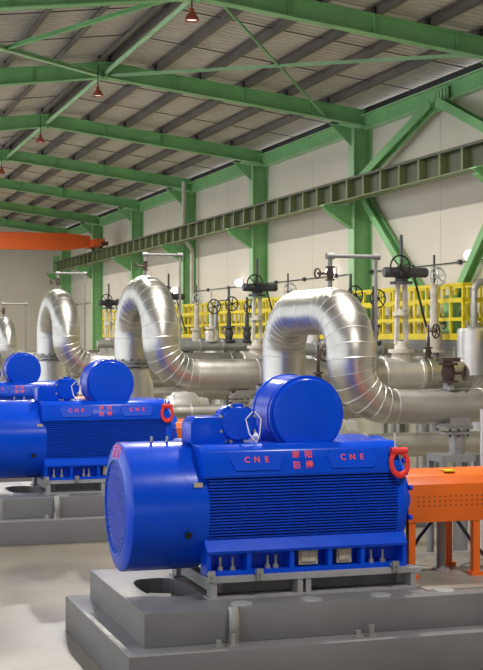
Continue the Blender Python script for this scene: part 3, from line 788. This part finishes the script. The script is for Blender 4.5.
for k in (1, 2, 3, 4):
    y = 15.40 + PITCH * k; x = 12.42
    if proto is None:
        c = thing('branch_vessel', ves_lab[k], 'vessel', (x, y, 2.35), 'silver vessels on the pipe runs')
        MB().lathe([(0, 0), (0, .31), (.86, .31), (.90, .28), (.90, 0)], (x, y - .06, 2.28), (0, 0, 1), 32).build('shell', 'vessel_skin', c)
        MB().lathe([(-.01, .31), (-.008, .318), (.008, .318), (.01, .31)], (x, y - .06, 2.62), (0, 0, 1), 32).build('band', 'cladding_seam', c)
        MB().tube([(x + .02, y - .06, 3.16), (x + .02, y - .06, 3.88)] + [tuple(p) for p in arc((x + .22, y - .06, 3.88), (-1, 0, 0), (0, 0, 1), .2, 6)] + [(x + .9, y - .06, 4.08)], .075, 14).build('top_pipe', 'galvanised', c)
        MB().lathe([(0, 0), (0, .15), (.06, .15), (.06, 0)], (x + .02, y - .06, 3.17), (0, 0, 1), 20).build('top_flange', 'galvanised', c)
        for dx in (-.2, -.12, .2): MB().tube([(x + dx, y - .2, 3.17), (x + dx, y - .2, 3.34)], .012, 6).build('tie_bolt', 'galvanised', c)
        proto = c
    else: dup(proto, (0, PITCH * (k - 1), 0), ves_lab[k])

# small gate valves with hand wheels: one builder
def gate_valve(label, base, h, wr_, wheel_axis, body_mat, wheel_mat, group, stem=.0):
    x, y, z = base
    c = thing('gate_valve', label, 'valve', base, group)
    s = h
    MB().lathe([(0, 0), (0, .16 * s), (.05 * s, .16 * s), (.05 * s, .08 * s), (.20 * s, .12 * s), (.34 * s, .08 * s), (.34 * s, .15 * s), (.40 * s, .15 * s), (.40 * s, .06 * s), (.75 * s, .05 * s), (.75 * s, 0)], base, (0, 0, 1), 18).build('body', body_mat, c)
    if abs(wheel_axis[2]) > .5:
        MB().tube([(x, y, z + .7 * s), (x, y, z + s + stem)], .03 * max(s, .6), 8).build('stem', body_mat, c)
        wheel((x, y, z + s), wheel_axis, wr_, wheel_mat, c, t=.014)
    else:
        ax = Vector(wheel_axis).normalized()
        MB().tube([(x, y, z + .7 * s), (x, y, z + s + stem)], .03 * max(s, .6), 8).build('stem', body_mat, c)
        q = Vector((x, y, z + s * .95)); MB().tube([q, q + ax * .17], .02, 8).build('wheel_shaft', body_mat, c)
        wheel(q + ax * .17, wheel_axis, wr_, wheel_mat, c, t=.016)
    return c
# the drain valve on the nearest run
vx = 7.63
dv = thing('drain_valve', 'rusty dark valve with side hand wheel on the nearest silver run', 'valve', (vx, 15.40, 2.37), None)
MB().tube([(vx - .02, 15.40, 2.36), (vx - .02, 15.40, 2.46)], [.075, .06], 14).build('stub', 'galvanised', dv)
MB().lathe([(0, 0), (0, .12), (.03, .12), (.03, .07), (.13, .09), (.22, .07), (.22, .12), (.25, .12), (.25, .06), (.30, .06), (.30, 0)], (vx - .02, 15.40, 2.46), (0, 0, 1), 16).build('body', 'rust_iron', dv)
MB().box(vx - .14, vx + .10, 15.31, 15.49, 2.72, 2.77).build('top_plate', 'rust_iron', dv)
MB().tube([(vx, 15.40, 2.58), (vx + .17, 15.34, 2.58)], .02, 8).build('stem', 'rust_iron', dv)
wheel((vx + .17, 15.34, 2.58), (1, -.9, 0), .085, 'rust_iron', dv, t=.012)
gate_valve('dark rusty valve standing inside the nearest gooseneck arch', (7.35, 19.2, 2.30), .5, .11, (.3, -1, 0), 'rust_iron', 'rust_iron', None, .1)
tag(MB().tube([(7.35, 19.2, 0.0), (7.35, 19.2, 2.3)], .09, 14).build('standpipe', 'galvanised', origin=(7.35, 19.2, 0)), 'grey standpipe under the rusty valve inside the nearest arch', 'pipe')
gate_valve('dark rusty valve on the second silver run, beside the pale valve column', (11.5, 15.40 + PITCH, 2.60), .55, .13, (.6, -1, 0), 'rust_iron', 'rust_iron', None, .1)
# bypass headers with groups of hand-wheel valves
byp_lab = {1: 'grey bypass header behind the nearest gooseneck carrying wheel valves', 2: 'grey bypass header behind the second gooseneck carrying wheel valves', 3: 'far grey bypass header carrying wheel valves, behind the third gooseneck'}
pos_word = ['left', 'middle', 'right']
where = {1: 'row just right of the nearest gooseneck crown', 2: 'row between the second and nearest goosenecks', 3: 'far row right of the second gooseneck'}
for k in (1, 2, 3):
    y = 15.40 + PITCH * k + 3.0
    h = thing('bypass_header', byp_lab[k], 'pipe', (10, y, 0), 'bypass headers')
    MB().tube([(9.3, y, 2.75), (12.3, y, 2.75)], .13, 20).build('header', 'galvanised', h)
    for x in (9.6, 11.0, 12.1): MB().tube([(x, y, 0), (x, y, 2.64)], .06, 10).build('support_leg', 'grey_paint', h)
    for x in (10.3, 10.95, 11.8): MB().lathe([(-.02, .13), (-.02, .2), (.02, .2), (.02, .13)], (x, y, 2.75), (1, 0, 0), 20).build('header_flange', 'galvanised', h)
    for j, (x, st, wm) in enumerate(((10.62, .42, 'black_iron'), (11.12, .40, 'black_iron'), (11.64, .22, 'black_iron'))):
        gate_valve('black hand-wheel valve, %s of three, in the %s' % (pos_word[j], where[k]), (x, y, 2.87), 1.0 + .08 * (j == 1), .19, (.2, -1, 0), 'dark_grey_metal' if j else 'pale_yoke', wm, 'black hand-wheel valves on bypass headers', st)
    # a valve with a bright wheel farther along
    y2 = 15.40 + PITCH * k + 1.1
    q = thing('bright_wheel_valve', 'valve with bright spoked hand wheel above the yellow railing, %s from the camera' % ['', 'nearest', 'second', 'third'][k], 'valve', (12.15, y2, 0), 'bright wheel valves')
    MB().tube([(12.15, y2, 0), (12.15, y2, 2.7)], .10, 14).build('standpipe', 'galvanised', q)
    MB().lathe([(0, 0), (0, .22), (.06, .22), (.06, .12), (.3, .17), (.5, .12), (.5, .2), (.56, .2), (.56, .09), (1.35, .07), (1.35, 0)], (12.15, y2, 2.7), (0, 0, 1), 18).build('body', 'pale_yoke', q)
    MB().tube([(12.15, y2, 4.0), (12.15, y2, 4.66)], .025, 8).build('stem', 'dark_grey_metal', q)
    wheel((12.15, y2 - .16, 4.22), (.1, -1, .1), .18, 'light_wheel', q, t=.022)
    MB().tube([(12.15, y2, 4.18), (12.15, y2 - .16, 4.22)], .03, 8).build('wheel_shaft', 'dark_grey_metal', q)
    # green gear unit behind
    e = thing('green_gearbox', 'small green gear unit standing behind the yellow railing, %s from the camera' % ['', 'nearest', 'second', 'third'][k], 'machine', (12.95, y2 + .9, 2.98), 'green gear units')
    MB().box(12.8, 13.1, y2 + .65, y2 + 1.05, 2.98, 3.45).build('housing', 'green_steel', e, bevel=.03)
    MB().lathe([(0, .16), (.4, .16), (.44, .1), (.44, 0)], (12.95, y2 + .85, 3.45), (0, 0, 1), 18).build('motor_can', 'green_steel', e)
    wheel((12.77, y2 + .85, 3.3), (-1, 0, 0), .12, 'black_iron', e, t=.012)

# ------------------------------------------------------------------ yellow-railed walkway
plat_lab = {1: 'walkway with yellow railings at the right, behind the nearest gooseneck', 2: 'walkway with yellow railings between second and nearest goosenecks', 3: 'walkway with yellow railings just right of the second gooseneck', 4: 'farthest walkway with yellow railings, right of third gooseneck', 0: 'walkway with yellow railings beyond the right edge'}
proto = None
for k in (0, 1, 2, 3, 4):
    y0 = 15.40 + PITCH * k + .42; y1 = y0 + PITCH - .86
    if proto is None:
        c = thing('walkway', plat_lab[k], 'walkway', (12.9, y0, 0), 'yellow railed walkways')
        MB().box(12.45, 13.17, y0, y1, 2.90, 2.95).build('deck', 'deck_plate', c)
        for x in (12.45, 13.12): MB().box(x, x + .04, y0, y1, 2.74, 2.90).build('deck_beam', 'deck_plate', c)
        n = 14
        for x in (12.45, 13.12):
            for i in range(n + 1):
                y = y0 + .03 + (y1 - y0 - .06) * i / n
                MB().box(x - .005, x + .045, y - .03, y + .03, 2.95, 4.06).build('rail_post', 'yellow_paint', c)
            for z, h in ((2.95, .13), (3.33, .07), (3.70, .09), (4.03, .06)):
                MB().box(x - .012, x + .052, y0, y1, z, z + h).build('rail', 'yellow_paint', c)
        for y in (y0, y1 - .05):
            for z, h in ((2.95, .13), (3.33, .07), (3.70, .09), (4.03, .06)):
                MB().box(12.50, 13.12, y, y + .05, z, z + h).build('end_rail', 'yellow_paint', c)
        for i in range(3):
            for x in (12.50, 12.89):
                y = y0 + .4 + (y1 - y0 - .8) * i / 2
                MB().box(x - .05, x + .05, y - .05, y + .05, 0, 2.74).build('leg', 'grey_paint', c)
        proto = c
    else: dup(proto, (0, PITCH * k, 0), plat_lab[k])

# ------------------------------------------------------------------ pipe supports
sup_lab = ['grey pipe support with bench frame under the nearest silver run', 'grey pipe support under the second silver run', 'grey pipe support under the third silver run']
proto = None
for k in range(3):
    x, y = 7.68, 15.40
    if proto is None:
        c = thing('pipe_support', sup_lab[0], 'support', (x, y, 0), 'pipe supports')
        MB().box(x - .16, x + .20, y - .14, y + .14, 1.90, 1.935).box(x - .17, x + .19, y - .14, y + .14, 1.83, 1.86).build('saddle_plate', 'galvanised', c)
        MB().prism([(-.14, 1.935), (-.14, 2.06), (-.10, 2.0), (0, 1.972), (.10, 2.0), (.14, 2.06), (.14, 1.935)], 'x', x - .1, x + .12)
        sd = MB(); sd.prism([(y + a, b) for a, b in [(-.16, 1.935), (-.16, 2.04), (-.12, 2.01), (0, 1.976), (.12, 2.01), (.16, 2.04), (.16, 1.935)]], 'x', x - .12, x + .14); sd.build('cradle', 'galvanised', c)
        for dx in (-.12, .0, .12): MB().tube([(x + dx + .02, y - .11, 1.80), (x + dx + .02, y - .11, 1.97)], .016, 6).build('stud', 'dark_grey_metal', c)
        MB().lathe([(0, 0), (0, .10), (.25, .10), (.25, 0)], (x + .05, y, 1.585), (0, 0, 1), 20).build('pedestal', 'galvanised', c)
        MB().box(x - .26, x + .30, y - .22, y + .22, 1.50, 1.585).build('bench_top', 'grey_paint', c)
        for dx in (-.26, -.08, .20):
            for dy in (-.22, .15): MB().box(x + dx, x + dx + .07, y + dy, y + dy + .07, 0, 1.5).build('leg', 'grey_paint', c)
        proto = c
    else:
        q = dup(proto, (0, PITCH * k, 0.0), sup_lab[k])
tag(MB().tube([(7.87, 15.0, 0), (7.87, 15.0, 2.15)], .03, 10).build('conduit_post', 'light_wheel', origin=(7.87, 15.0, 0)), 'thin pale upright conduit at the right edge by the pipe support', 'post')
tag(MB().tube([(7.30, 24.12 - .5, 0), (7.30, 24.12 - .5, 1.98)], .02, 8).build('rod_hanger', 'dark_grey_metal', origin=(7.3, 23.62, 0)), 'thin dark upright rod under the second silver run', 'post')
